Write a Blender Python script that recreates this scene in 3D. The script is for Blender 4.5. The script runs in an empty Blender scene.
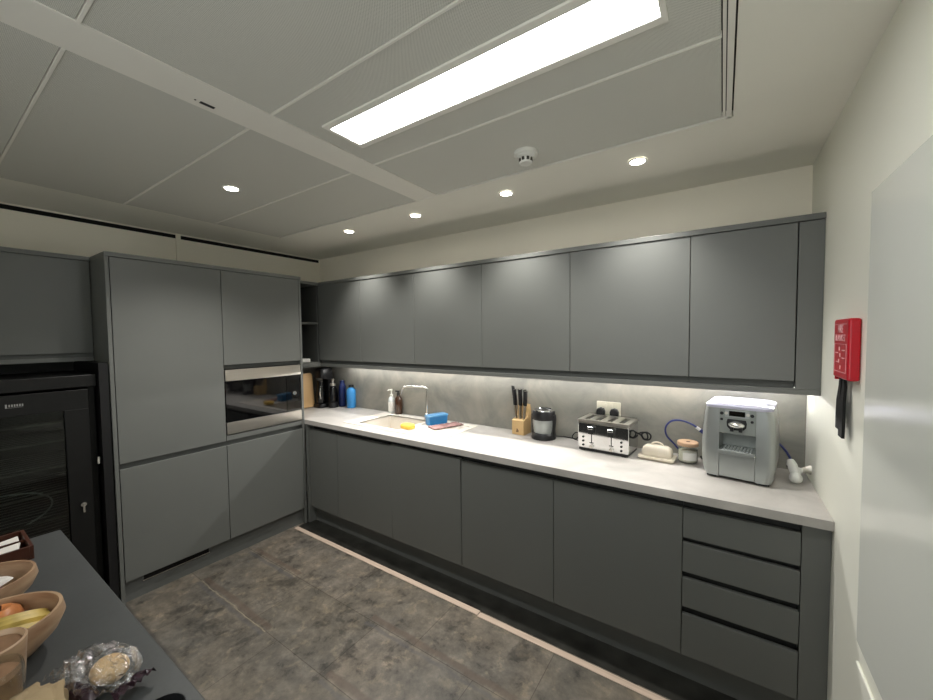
import bpy, bmesh, math, random
from mathutils import Vector, Matrix
random.seed(7)
PI = math.pi
COL = bpy.context.scene.collection

# ------------------------------------------------------------------ materials
def srgb(r, g, b):
    def f(c):
        c = c / 255.0
        return c / 12.92 if c <= 0.04045 else ((c + 0.055) / 1.055) ** 2.4
    return (f(r), f(g), f(b), 1.0)

def mat(name, col, rough=0.5, metal=0.0, var=0.04, scale=12.0, bump=0.0, bscale=60.0, spec=0.5,
        trans=0.0, ior=1.45, emit=None, estr=0.0, coat=0.0, col2=None, detail=4.0, stretch=None, alpha=1.0):
    m = bpy.data.materials.new(name)
    m.use_nodes = True
    nt = m.node_tree
    b = nt.nodes['Principled BSDF']
    b.inputs['Roughness'].default_value = rough
    b.inputs['Metallic'].default_value = metal
    b.inputs['IOR'].default_value = ior
    b.inputs['Specular IOR Level'].default_value = spec
    b.inputs['Transmission Weight'].default_value = trans
    b.inputs['Coat Weight'].default_value = coat
    b.inputs['Alpha'].default_value = alpha
    tc = nt.nodes.new('ShaderNodeTexCoord')
    mp = nt.nodes.new('ShaderNodeMapping')
    if stretch: mp.inputs['Scale'].default_value = stretch
    nt.links.new(tc.outputs['Object'], mp.inputs['Vector'])
    no = nt.nodes.new('ShaderNodeTexNoise')
    no.inputs['Scale'].default_value = scale
    no.inputs['Detail'].default_value = detail
    nt.links.new(mp.outputs['Vector'], no.inputs['Vector'])
    rp = nt.nodes.new('ShaderNodeValToRGB')
    c1 = [max(0, c * (1 - var)) for c in col[:3]] + [1]
    c2 = [min(1, c * (1 + var)) for c in col[:3]] + [1] if col2 is None else col2
    rp.color_ramp.elements[0].position = 0.3
    rp.color_ramp.elements[1].position = 0.7
    rp.color_ramp.elements[0].color = c1
    rp.color_ramp.elements[1].color = c2
    nt.links.new(no.outputs['Fac'], rp.inputs['Fac'])
    nt.links.new(rp.outputs['Color'], b.inputs['Base Color'])
    if bump > 0:
        n2 = nt.nodes.new('ShaderNodeTexNoise')
        n2.inputs['Scale'].default_value = bscale
        n2.inputs['Detail'].default_value = 3
        nt.links.new(mp.outputs['Vector'], n2.inputs['Vector'])
        bp = nt.nodes.new('ShaderNodeBump')
        bp.inputs['Strength'].default_value = bump
        bp.inputs['Distance'].default_value = 0.003
        nt.links.new(n2.outputs['Fac'], bp.inputs['Height'])
        nt.links.new(bp.outputs['Normal'], b.inputs['Normal'])
    if emit:
        b.inputs['Emission Color'].default_value = emit
        b.inputs['Emission Strength'].default_value = estr
    return m

M = {}
M['cab'] = mat('grey satin cabinet paint', srgb(99, 101, 98), 0.38, var=0.02, scale=3, bump=0.02, bscale=400, spec=0.5)
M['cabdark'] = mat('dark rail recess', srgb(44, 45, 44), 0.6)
M['carc'] = mat('cabinet carcass grey', srgb(84, 86, 84), 0.6)
M['plinth'] = mat('plinth grey', srgb(96, 98, 96), 0.5)
M['wall'] = mat('off-white wall paint', srgb(240, 234, 218), 0.55, var=0.015, scale=2, bump=0.05, bscale=250)
M['wallw'] = mat('white eggshell wall', srgb(234, 234, 222), 0.5, var=0.01, scale=2, bump=0.03, bscale=200)
M['plaster'] = mat('white ceiling plaster', srgb(238, 236, 226), 0.7, var=0.015, scale=3)
M['beam'] = mat('white metal ceiling beam', srgb(236, 234, 226), 0.5, var=0.01)
M['gap'] = mat('black shadow gap', srgb(14, 12, 10), 0.9)
M['jointdark'] = mat('dark joint', srgb(70, 68, 62), 0.9)
M['board'] = mat('glossy white board', srgb(224, 226, 218), 0.16, var=0.01, scale=2, spec=0.6)
M['whitepl'] = mat('white plastic', srgb(228, 228, 222), 0.35, var=0.01)
M['creampl'] = mat('cream socket plastic', srgb(214, 208, 190), 0.4, var=0.01)
M['black'] = mat('black plastic', srgb(20, 20, 22), 0.4)
M['blackgl'] = mat('black glossy glass', srgb(5, 5, 6), 0.05, spec=0.7)
M['blackmt'] = mat('black metal', srgb(13, 13, 13), 0.45, spec=0.4)
M['rubber'] = mat('black rubber', srgb(15, 15, 16), 0.7)
M['chrome'] = mat('chrome', srgb(225, 225, 225), 0.07, 1.0, var=0.01)
M['steel'] = mat('brushed steel', srgb(205, 200, 192), 0.3, 1.0, var=0.05, scale=8, stretch=(1, 0.05, 60))
M['wood'] = mat('pale knife block wood', srgb(205, 172, 122), 0.5, var=0.10, scale=5, stretch=(1, 1, 0.15))
M['bowlwood'] = mat('oiled pale bowl wood', srgb(182, 154, 124), 0.42, col2=srgb(142, 110, 84), scale=9, stretch=(1, 1, 5), bump=0.05, bscale=80)
M['boardwood'] = mat('chopping board wood', srgb(196, 160, 112), 0.5, var=0.10, scale=6, stretch=(1, 1, 0.1))
M['traywood'] = mat('dark brown tray wood', srgb(66, 34, 22), 0.4, var=0.2, scale=10, stretch=(1, 0.2, 1))
M['blue'] = mat('bright blue bottle', srgb(60, 140, 205), 0.35)
M['navy'] = mat('navy blue bottle', srgb(22, 36, 84), 0.35)
M['bluebox'] = mat('blue plastic tub', srgb(40, 118, 176), 0.3, var=0.08)
M['bluebx2'] = mat('pale blue tub lid', srgb(90, 150, 196), 0.3)
M['pink'] = mat('dusty pink cloth', srgb(150, 118, 114), 0.9, var=0.25, scale=40, bump=0.4)
M['yellow'] = mat('yellow sponge', srgb(232, 190, 82), 0.9, var=0.1, scale=80, bump=0.6, bscale=300)
M['amber'] = mat('amber brown glass', srgb(58, 34, 18), 0.1, coat=0.5)
M['clearpl'] = mat('translucent bottle plastic', srgb(216, 220, 218), 0.15, trans=0.5)
M['label'] = mat('white paper label', srgb(228, 226, 220), 0.7)
M['glass'] = mat('clear glass', srgb(240, 244, 242), 0.03, trans=1.0, ior=1.45, var=0.0)
M['smoke'] = mat('smoky carafe glass', srgb(70, 70, 72), 0.08, trans=0.55)
M['jarfill'] = mat('white granules', srgb(226, 220, 204), 0.8, var=0.08, scale=120, bump=0.3)
M['jarlid'] = mat('jar lid wood', srgb(190, 158, 128), 0.5, var=0.1, scale=14, stretch=(1, 6, 1))
M['cream'] = mat('cream glazed ceramic', srgb(226, 215, 196), 0.22, var=0.02, coat=0.3)
M['silver'] = mat('silver grey plastic', srgb(158, 162, 160), 0.28, 0.6, var=0.02)
M['silverdk'] = mat('grey satin plastic', srgb(138, 143, 139), 0.33, 0.4, var=0.02)
M['lidwhite'] = mat('pale lilac white gloss top', srgb(196, 196, 216), 0.2, var=0.01)
M['hose'] = mat('blue water hose', srgb(38, 48, 108), 0.35)
M['red'] = mat('red box plastic', srgb(184, 14, 34), 0.3, var=0.03)
M['redtext'] = mat('pale pink print', srgb(238, 190, 194), 0.5)
M['isl'] = mat('dark grey island worktop', srgb(66, 68, 68), 0.42, var=0.05, scale=120, bump=0.03)
M['isle'] = mat('island base panel', srgb(46, 46, 46), 0.6)
M['apple'] = mat('red apple skin', srgb(160, 42, 36), 0.3, var=0.4, scale=10, col2=srgb(206, 120, 76))
M['applegr'] = mat('pink apple skin', srgb(196, 92, 62), 0.3, var=0.4, scale=10, col2=srgb(214, 150, 90))
M['banana'] = mat('ripe banana skin', srgb(112, 98, 40), 0.45, scale=24, col2=srgb(204, 176, 92))
M['packet'] = mat('white sachet paper', srgb(214, 210, 204), 0.5, var=0.08, scale=30, bump=0.2)
M['packetpurple'] = mat('purple snack wrapper', srgb(92, 40, 66), 0.25, var=0.3, scale=40, bump=0.4)
M['packetpink'] = mat('pink snack wrapper', srgb(176, 120, 130), 0.3, var=0.3, scale=40, bump=0.4)
M['brownfill'] = mat('brown sugar', srgb(122, 92, 66), 0.8, var=0.15, scale=60, bump=0.3)
M['paper'] = mat('brown kraft paper', srgb(158, 138, 106), 0.75, var=0.12, scale=9, bump=0.4, bscale=20)
M['bun'] = mat('baked bun crust', srgb(200, 168, 122), 0.6, var=0.25, scale=18, bump=0.3)
M['foil'] = mat('dark purple wrapper end', srgb(50, 34, 42), 0.25, var=0.3, scale=30, bump=0.4)
M['trimwood'] = mat('pale timber floor edging', srgb(178, 160, 144), 0.5, var=0.1, scale=20, stretch=(0.3, 4, 1))
M['display'] = mat('dark display', srgb(14, 12, 8), 0.1)
M['strap'] = mat('black strap webbing', srgb(10, 10, 10), 0.85, bump=0.3, bscale=300)
M['badge'] = mat('silver badge print', srgb(190, 190, 190), 0.3, 0.8)
M['logo'] = mat('dark burnt logo', srgb(74, 38, 22), 0.7)

# cling film: thin shiny transparent sheet
m = bpy.data.materials.new('crinkled clear wrap'); m.use_nodes = True; nt = m.node_tree
for n in list(nt.nodes): nt.nodes.remove(n)
o_ = nt.nodes.new('ShaderNodeOutputMaterial'); mx = nt.nodes.new('ShaderNodeMixShader')
tr = nt.nodes.new('ShaderNodeBsdfTransparent'); gl = nt.nodes.new('ShaderNodeBsdfGlossy')
gl.inputs['Roughness'].default_value = 0.12; fr = nt.nodes.new('ShaderNodeLayerWeight'); fr.inputs['Blend'].default_value = 0.35
no = nt.nodes.new('ShaderNodeTexNoise'); no.inputs['Scale'].default_value = 45; no.inputs['Detail'].default_value = 4
tcn = nt.nodes.new('ShaderNodeTexCoord'); nt.links.new(tcn.outputs['Object'], no.inputs['Vector'])
bm_ = nt.nodes.new('ShaderNodeBump'); bm_.inputs['Strength'].default_value = 1.0; bm_.inputs['Distance'].default_value = 0.01
nt.links.new(no.outputs['Fac'], bm_.inputs['Height']); nt.links.new(bm_.outputs['Normal'], gl.inputs['Normal']); nt.links.new(bm_.outputs['Normal'], fr.inputs['Normal'])
nt.links.new(fr.outputs['Facing'], mx.inputs['Fac']); nt.links.new(tr.outputs[0], mx.inputs[1]); nt.links.new(gl.outputs[0], mx.inputs[2])
nt.links.new(mx.outputs[0], o_.inputs['Surface']); M['wrap'] = m

def thin(name, tint, fac=0.10, rough=0.03):
    m = bpy.data.materials.new(name); m.use_nodes = True; nt = m.node_tree
    for n in list(nt.nodes): nt.nodes.remove(n)
    o = nt.nodes.new('ShaderNodeOutputMaterial'); mx = nt.nodes.new('ShaderNodeMixShader')
    t = nt.nodes.new('ShaderNodeBsdfTransparent'); t.inputs['Color'].default_value = tint
    g = nt.nodes.new('ShaderNodeBsdfGlossy'); g.inputs['Roughness'].default_value = rough
    f = nt.nodes.new('ShaderNodeLayerWeight'); f.inputs['Blend'].default_value = 0.5
    p = nt.nodes.new('ShaderNodeMath'); p.operation = 'POWER'; p.inputs[1].default_value = 4.0; nt.links.new(f.outputs['Facing'], p.inputs[0])
    q = nt.nodes.new('ShaderNodeMath'); q.operation = 'MULTIPLY_ADD'; q.inputs[1].default_value = 0.7; q.inputs[2].default_value = 0.045; nt.links.new(p.outputs[0], q.inputs[0])
    nt.links.new(q.outputs[0], mx.inputs['Fac']); nt.links.new(t.outputs[0], mx.inputs[1]); nt.links.new(g.outputs[0], mx.inputs[2]); nt.links.new(mx.outputs[0], o.inputs['Surface'])
    return m
M['glass'] = thin('clear thin glass', (.93, .95, .94, 1))
M['smoke'] = thin('smoky carafe glass', (.42, .42, .44, 1))
M['clearpl'] = mat('translucent bottle plastic', srgb(206, 210, 208), 0.2)
def emis(name, col, s):
    m = bpy.data.materials.new(name); m.use_nodes = True; nt = m.node_tree
    for n in list(nt.nodes): nt.nodes.remove(n)
    o = nt.nodes.new('ShaderNodeOutputMaterial'); e = nt.nodes.new('ShaderNodeEmission')
    e.inputs['Color'].default_value = col; e.inputs['Strength'].default_value = s
    nt.links.new(e.outputs[0], o.inputs['Surface']); return m
PANEL_S, LED_S, DISC_S, SPOT_W = 12.0, 42.0, 30.0, 27.0
M['panel'] = emis('ceiling light diffuser', (1.0, 1.0, 0.985, 1), PANEL_S)
M['led'] = emis('under cabinet led strip', (1.0, 0.985, 0.95, 1), LED_S)
M['disc'] = emis('downlight lens', (1.0, 0.95, 0.86, 1), DISC_S)

def concrete(name, ca, cb, cc, rough, scale=2.2):
    m = bpy.data.materials.new(name); m.use_nodes = True; nt = m.node_tree
    b = nt.nodes['Principled BSDF']; b.inputs['Roughness'].default_value = rough
    tc = nt.nodes.new('ShaderNodeTexCoord')
    n1 = nt.nodes.new('ShaderNodeTexNoise'); n1.inputs['Scale'].default_value = scale; n1.inputs['Detail'].default_value = 9; n1.inputs['Roughness'].default_value = 0.62; n1.inputs['Distortion'].default_value = 0.6
    nt.links.new(tc.outputs['Object'], n1.inputs['Vector'])
    rp = nt.nodes.new('ShaderNodeValToRGB'); e = rp.color_ramp.elements
    e[0].position = 0.3; e[0].color = ca; e[1].position = 0.72; e[1].color = cc
    k = rp.color_ramp.elements.new(0.5); k.color = cb
    nt.links.new(n1.outputs['Fac'], rp.inputs['Fac']); nt.links.new(rp.outputs['Color'], b.inputs['Base Color'])
    return m
M['splash'] = concrete('grey concrete splashback', srgb(108, 107, 103), srgb(132, 130, 122), srgb(154, 147, 135), 0.5, 3.2)
M['top'] = concrete('pale concrete worktop', srgb(160, 157, 152), srgb(175, 171, 166), srgb(188, 184, 179), 0.42, 4.0)
M['topedge'] = M['top']
M['sink'] = mat('white composite sink', srgb(222, 216, 206), 0.35, var=0.01)

# perforated ceiling tile
def tilemat():
    m = bpy.data.materials.new('perforated metal ceiling tile'); m.use_nodes = True; nt = m.node_tree
    b = nt.nodes['Principled BSDF']; b.inputs['Roughness'].default_value = 0.6
    tc = nt.nodes.new('ShaderNodeTexCoord')
    sx = nt.nodes.new('ShaderNodeSeparateXYZ'); nt.links.new(tc.outputs['Object'], sx.inputs[0])
    def mth(op, a, bb=None):
        n = nt.nodes.new('ShaderNodeMath'); n.operation = op
        for i, v in enumerate((a, bb)):
            if v is None: continue
            if isinstance(v, (int, float)): n.inputs[i].default_value = v
            else: nt.links.new(v, n.inputs[i])
        return n.outputs[0]
    P = 0.0055
    sxx = mth('SINE', mth('MULTIPLY', sx.outputs[0], 2 * PI / P)); syy = mth('SINE', mth('MULTIPLY', sx.outputs[1], 2 * PI / P))
    pr = mth('GREATER_THAN', mth('MULTIPLY', sxx, syy), 0.42)
    mx = nt.nodes.new('ShaderNodeMix'); mx.data_type = 'RGBA'
    nt.links.new(pr, mx.inputs['Factor']); mx.inputs['A'].default_value = srgb(218, 218, 210); mx.inputs['B'].default_value = srgb(148, 148, 142)
    nt.links.new(mx.outputs['Result'], b.inputs['Base Color'])
    return m
M['tile'] = tilemat()

# stone-look floor tiles with mottling, grout and worn joints
def floormat():
    m = bpy.data.materials.new('mottled slate floor tiles'); m.use_nodes = True; nt = m.node_tree
    b = nt.nodes['Principled BSDF']
    tc = nt.nodes.new('ShaderNodeTexCoord')
    def N(t, **k):
        n = nt.nodes.new(t)
        for a, v in k.items(): n.inputs[a].default_value = v
        return n
    def mth(op, a, bb=None, c=None):
        n = nt.nodes.new('ShaderNodeMath'); n.operation = op
        for i, v in enumerate((a, bb, c)):
            if v is None: continue
            if isinstance(v, (int, float)): n.inputs[i].default_value = v
            else: nt.links.new(v, n.inputs[i])
        return n.outputs[0]
    n1 = N('ShaderNodeTexNoise', Scale=9.5, Detail=14, Roughness=0.72, Distortion=0.12); nt.links.new(tc.outputs['Object'], n1.inputs['Vector'])
    n2 = N('ShaderNodeTexNoise', Scale=2.2, Detail=5, Roughness=0.6); nt.links.new(tc.outputs['Object'], n2.inputs['Vector'])
    rp = nt.nodes.new('ShaderNodeValToRGB'); e = rp.color_ramp.elements
    e[0].position = 0.33; e[0].color = srgb(60, 57, 54); e[1].position = 0.70; e[1].color = srgb(126, 120, 111)
    k = e.new(0.43); k.color = srgb(92, 88, 81)
    k = e.new(0.52); k.color = srgb(104, 99, 91)
    nt.links.new(n1.outputs['Fac'], rp.inputs['Fac'])
    rp2 = nt.nodes.new('ShaderNodeValToRGB'); rp2.color_ramp.elements[0].position = 0.35; rp2.color_ramp.elements[0].color = (0.82, 0.83, 0.85, 1)
    rp2.color_ramp.elements[1].position = 0.65; rp2.color_ramp.elements[1].color = (1.06, 1.0, 0.93, 1)
    nt.links.new(n2.outputs['Fac'], rp2.inputs['Fac'])
    mu = nt.nodes.new('ShaderNodeMix'); mu.data_type = 'RGBA'; mu.blend_type = 'MULTIPLY'; mu.inputs['Factor'].default_value = 1
    nt.links.new(rp.outputs['Color'], mu.inputs['A']); nt.links.new(rp2.outputs['Color'], mu.inputs['B'])
    def blot(sc_, lo, hi, colr):
        nn = N('ShaderNodeTexNoise', Scale=sc_, Detail=8, Roughness=0.62, Distortion=0.35); nt.links.new(tc.outputs['Object'], nn.inputs['Vector'])
        rr = nt.nodes.new('ShaderNodeValToRGB'); rr.color_ramp.elements[0].position = lo; rr.color_ramp.elements[0].color = (1, 1, 1, 1)
        rr.color_ramp.elements[1].position = hi; rr.color_ramp.elements[1].color = colr; nt.links.new(nn.outputs['Fac'], rr.inputs['Fac'])
        q = nt.nodes.new('ShaderNodeMix'); q.data_type = 'RGBA'; q.blend_type = 'MULTIPLY'; q.inputs['Factor'].default_value = 1
        return q, rr
    q1, r1 = blot(5.5, 0.56, 0.63, (0.52, 0.53, 0.54, 1)); nt.links.new(mu.outputs['Result'], q1.inputs['A']); nt.links.new(r1.outputs['Color'], q1.inputs['B'])
    q2, r2_ = blot(12.0, 0.55, 0.62, (1.35, 1.30, 1.22, 1)); nt.links.new(q1.outputs['Result'], q2.inputs['A']); nt.links.new(r2_.outputs['Color'], q2.inputs['B'])
    mu = q2
    mp = nt.nodes.new('ShaderNodeMapping'); mp.inputs['Location'].default_value = (0.23, 0.714, 0)
    nt.links.new(tc.outputs['Object'], mp.inputs['Vector'])
    br = N('ShaderNodeTexBrick', Scale=1.0); br.offset = 0.42
    br.inputs['Color1'].default_value = (1, 1, 1, 1); br.inputs['Color2'].default_value = (0.8, 0.82, 0.82, 1); br.inputs['Mortar'].default_value = (0.5, 0.48, 0.46, 1)
    br.inputs['Mortar Size'].default_value = 0.002; br.inputs['Mortar Smooth'].default_value = 0.2; br.inputs['Brick Width'].default_value = 0.62; br.inputs['Row Height'].default_value = 0.357
    nt.links.new(mp.outputs['Vector'], br.inputs['Vector'])
    m3 = nt.nodes.new('ShaderNodeMix'); m3.data_type = 'RGBA'; m3.blend_type = 'MULTIPLY'; m3.inputs['Factor'].default_value = 1
    nt.links.new(mu.outputs['Result'], m3.inputs['A']); nt.links.new(br.outputs['Color'], m3.inputs['B'])
    sx = nt.nodes.new('ShaderNodeSeparateXYZ')
    nw = N('ShaderNodeTexNoise', Scale=9.0, Detail=3); nt.links.new(tc.outputs['Object'], nw.inputs['Vector'])
    nt.links.new(tc.outputs['Object'], sx.inputs[0])
    X, Y = sx.outputs[0], sx.outputs[1]
    Yw = mth('ADD', Y, mth('MULTIPLY', mth('SUBTRACT', nw.outputs['Fac'], 0.5), 0.03))
    cur = m3.outputs['Result']
    def streak(x0, x1, y0, hw, col, f=0.75, w=Yw):
        nonlocal cur
        dx = mth('LESS_THAN', mth('ABSOLUTE', mth('SUBTRACT', X, (x0 + x1) / 2)), (x1 - x0) / 2)
        dy = mth('SMOOTH_MIN', 1.0, mth('MAXIMUM', mth('MULTIPLY', mth('SUBTRACT', hw, mth('ABSOLUTE', mth('SUBTRACT', w, y0))), 90.0), 0.0), 0.1)
        fac = mth('MULTIPLY', mth('MULTIPLY', dx, dy), f)
        mm = nt.nodes.new('ShaderNodeMix'); mm.data_type = 'RGBA'
        nt.links.new(fac, mm.inputs['Factor']); nt.links.new(cur, mm.inputs['A']); mm.inputs['B'].default_value = col
        cur = mm.outputs['Result']
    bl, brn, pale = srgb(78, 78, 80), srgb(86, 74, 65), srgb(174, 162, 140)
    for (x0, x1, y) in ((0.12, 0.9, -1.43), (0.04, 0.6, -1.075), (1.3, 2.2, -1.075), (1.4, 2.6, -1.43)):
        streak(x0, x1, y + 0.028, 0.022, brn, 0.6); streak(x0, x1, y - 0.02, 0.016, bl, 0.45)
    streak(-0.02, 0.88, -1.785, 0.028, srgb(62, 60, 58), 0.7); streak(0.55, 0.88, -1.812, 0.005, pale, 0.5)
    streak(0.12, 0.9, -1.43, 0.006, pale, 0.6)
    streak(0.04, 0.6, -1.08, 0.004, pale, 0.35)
    nt.links.new(cur, b.inputs['Base Color'])
    b.inputs['Roughness'].default_value = 0.36
    bp = nt.nodes.new('ShaderNodeBump'); bp.inputs['Strength'].default_value = 0.25; bp.inputs['Distance'].default_value = 0.003
    nt.links.new(n1.outputs['Fac'], bp.inputs['Height']); nt.links.new(bp.outputs['Normal'], b.inputs['Normal'])
    return m
M['floor'] = floormat()

M['darkfloor'] = mat('near-black floor strip', srgb(40, 40, 37), 0.3, var=0.5, scale=9, detail=8)
# ------------------------------------------------------------------ mesh helpers
def BM(): return bmesh.new()
def box(bm, x0, x1, y0, y1, z0, z1, mtx=None):
    vs = [bm.verts.new((x, y, z)) for z in (z0, z1) for y in (y0, y1) for x in (x0, x1)]
    for f in ((0, 2, 3, 1), (4, 5, 7, 6), (0, 1, 5, 4), (2, 6, 7, 3), (0, 4, 6, 2), (1, 3, 7, 5)):
        bm.faces.new([vs[i] for i in f])
    if mtx is not None:
        for v in vs: v.co = mtx @ v.co
    return bm
def Bx(*a, **k): return box(BM(), *a, **k)
def loft(bm, rings, cap=True):
    R = [[bm.verts.new(p) for p in r] for r in rings]
    for a, b in zip(R, R[1:]):
        n = len(a)
        for i in range(n):
            bm.faces.new((a[i], a[(i + 1) % n], b[(i + 1) % n], b[i]))
    if cap:
        bm.faces.new(list(reversed(R[0]))); bm.faces.new(R[-1])
    return bm
def lathe(bm, prof, cx=0, cy=0, n=32, sx=1, sy=1, cap=True):
    rings = [[(cx + r * sx * math.cos(2 * PI * i / n), cy + r * sy * math.sin(2 * PI * i / n), z) for i in range(n)] for r, z in prof]
    return loft(bm, rings, cap)
def tube(bm, pts, r, n=10, closed=False):
    pts = [Vector(p) for p in pts]; rings = []
    up = Vector((0, 0, 1)); prev = None
    for i, p in enumerate(pts):
        t = (pts[min(i + 1, len(pts) - 1)] - pts[max(i - 1, 0)]).normalized()
        if prev is None:
            a = t.cross(up if abs(t.z) < 0.9 else Vector((1, 0, 0))).normalized()
        else:
            a = (prev - t * prev.dot(t)).normalized()
        prev = a; b = t.cross(a)
        rr = r[i] if isinstance(r, (list, tuple)) else r
        rings.append([p + a * rr * math.cos(2 * PI * k / n) + b * rr * math.sin(2 * PI * k / n) for k in range(n)])
    return loft(bm, rings)
def smooth_path(pts, k=6):
    P = [Vector(p) for p in pts]; out = []
    for i in range(len(P) - 1):
        p0, p1, p2, p3 = P[max(i - 1, 0)], P[i], P[i + 1], P[min(i + 2, len(P) - 1)]
        for j in range(k):
            t = j / k
            out.append(0.5 * ((2 * p1) + (p2 - p0) * t + (2 * p0 - 5 * p1 + 4 * p2 - p3) * t * t + (3 * p1 - p0 - 3 * p2 + p3) * t ** 3))
    out.append(P[-1]); return out
def rrect(w, d, r, z, cx=0, cy=0, n=5):
    pts = []
    for (sx, sy, a0) in ((1, 1, 0), (-1, 1, 90), (-1, -1, 180), (1, -1, 270)):
        for i in range(n + 1):
            a = math.radians(a0 + 90 * i / n)
            pts.append((cx + sx * (w / 2 - r) + r * math.cos(a), cy + sy * (d / 2 - r) + r * math.sin(a), z))
    return pts
def sphere(bm, c, r, sx=1, sy=1, sz=1, u=20, v=12, mtx=None):
    ret = bmesh.ops.create_uvsphere(bm, u_segments=u, v_segments=v, radius=r)
    for vv in ret['verts']:
        co = Vector((vv.co.x * sx, vv.co.y * sy, vv.co.z * sz))
        if mtx: co = mtx @ co
        vv.co = co + Vector(c)
    return bm
def cylaxis(bm, a, b, r, n=20): return tube(bm, [a, (Vector(a) + Vector(b)) / 2, b], r, n)

def link(name, bm, m, parent=None, bevel=0.0, seg=2, smooth=False, shift=True):
    bmesh.ops.recalc_face_normals(bm, faces=bm.faces)
    me = bpy.data.meshes.new(name)
    if parent is not None and shift:
        root = parent
        while root.parent is not None: root = root.parent
        if root.get('_world'):
            for v in bm.verts: v.co -= root.location
    bm.to_mesh(me); bm.free()
    me.materials.append(m)
    o = bpy.data.objects.new(name, me); COL.objects.link(o)
    if parent is not None: o.parent = parent
    if smooth:
        for p in me.polygons: p.use_smooth = True
    if bevel > 0:
        md = o.modifiers.new('Bevel', 'BEVEL'); md.width = bevel; md.segments = seg; md.limit_method = 'ANGLE'; md.angle_limit = 0.6
    if smooth:
        md = o.modifiers.new('Edges', 'EDGE_SPLIT'); md.split_angle = 0.7
    return o
def thing(name, label, cat, loc, rz=0.0, group=None, world=False):
    e = bpy.data.objects.new(name, None); COL.objects.link(e); e.empty_display_size = 0.05
    e.location = loc; e.rotation_euler = (0, 0, rz); e['label'] = label; e['category'] = cat
    if group: e['group'] = group
    if world: e['_world'] = 1
    return e
def tag(o, label, cat, group=None):
    o['label'] = label; o['category'] = cat
    if group: o['group'] = group
    return o
def struct(name, bm, m, **k):
    o = link(name, bm, m, **k); o['kind'] = 'structure'; return o
def single(name, bm, m, label, cat, loc, group=None, **k):
    # one-mesh thing; bm in world coordinates, origin moved to loc
    for v in bm.verts: v.co -= Vector(loc)
    o = link(name, bm, m, **k); o.location = loc
    return tag(o, label, cat, group)
def text(name, s, size, m, parent, mtx, ext=0.0004):
    cu = bpy.data.curves.new(name, 'FONT'); cu.body = s; cu.size = size; cu.extrude = ext; cu.align_x = 'CENTER'; cu.align_y = 'CENTER'
    t = bpy.data.objects.new(name, cu); COL.objects.link(t)
    bpy.context.view_layer.update()
    me = bpy.data.meshes.new_from_object(t.evaluated_get(bpy.context.evaluated_depsgraph_get()))
    bpy.data.objects.remove(t)
    me.transform(mtx); me.materials.append(m)
    o = bpy.data.objects.new(name, me); COL.objects.link(o); o.parent = parent
    return o

# ------------------------------------------------------------------ dimensions (metres)
XL, XR, YB, YF, ZC = -0.60, 3.27, 0.0, -3.6, 2.373
H, TT = 0.88, 0.036             # worktop top and thickness
YD = -0.575                     # base door face
YT = -0.601                     # worktop front
ZT = 2.065                      # top of tall and wall cabinets
YU = -0.318                     # wall door face
# ------------------------------------------------------------------ room shell
struct('floor', Bx(XL - .1, XR + .1, YF - .1, YB + .1, -.1, 0), M['floor'])
struct('wall_left', Bx(XL - .1, XL, YF, YB, 0, ZC + .05), M['wall'])
struct('wall_back', Bx(XL - .1, XR + .1, YB, YB + .1, 0, ZC + .05), M['wall'])
struct('wall_right', Bx(XR, XR + .1, YF, YB, 0, ZC + .05), M['wallw'])
struct('wall_rear_blocker', Bx(XL - .1, 1.8, YF - .1, YF, 0, ZC + .05), M['wall'])  # unseen part-width wall, added to block ambient fill from the left side
ceil = struct('ceiling', Bx(XL - .1, XR + .1, YF - .1, YB + .1, ZC + .022, ZC + .1), M['jointdark'])
XB0, XB1, XF0, XF1, YE = 1.39, 1.545, -0.085, 2.905, -0.715
b = BM()
PX0, PX1, PY = XF0, XF1 + .034, YE + .005
pv = [(XL, YF), (PX0, YF), (PX0, PY), (PX1, PY), (PX1, YF), (XR, YF), (XR, YB), (XL, YB)]
lo = [b.verts.new((x, y, ZC)) for x, y in pv]; hi = [b.verts.new((x, y, ZC + .022)) for x, y in pv]
for q in ((0, 1, 2, 7), (2, 3, 6, 7), (3, 4, 5, 6)):
    b.faces.new([lo[i] for i in reversed(q)]); b.faces.new([hi[i] for i in q])
for i in range(8): j = (i + 1) % 8; b.faces.new((lo[i], lo[j], hi[j], hi[i]))
link('plaster_border', b, M['plaster'], ceil)
link('ceiling_beam', Bx(XB0, XB1, YF, YE - .004, ZC - .003, ZC + .022), M['beam'], ceil)
ys = [YE - .012, -1.19, -1.672, -2.16, -2.645, -3.13, YF]
for k in range(len(ys) - 1):
    for (a0, a1) in ((XF0 + .004, XB0), (XB1, XF1)):
        link('ceiling_tile', Bx(a0 + .0015, a1 - .0015, ys[k + 1] + .004, ys[k] - .004, ZC - .001, ZC + .018), M['tile'], ceil, bevel=.002)
b = BM(); box(b, XF1 + .002, XF1 + .010, YF, YE, ZC - .003, ZC + .02); box(b, XF1 + .013, XF1 + .029, YF, YE, ZC - .006, ZC + .02); box(b, XF0, XF1 + .029, YE - .010, YE - .001, ZC - .006, ZC + .02)
link('edge_trim', b, M['beam'], ceil)
b = BM()
for yy in ys[1:-1]:
    box(b, XF0, XB0, yy - .0025, yy + .0055, ZC - .004, ZC + .01); box(b, XB1, XF1, yy - .0025, yy + .0055, ZC - .004, ZC + .01)
link('tile_joint_bar', b, M['beam'], ceil)
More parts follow.
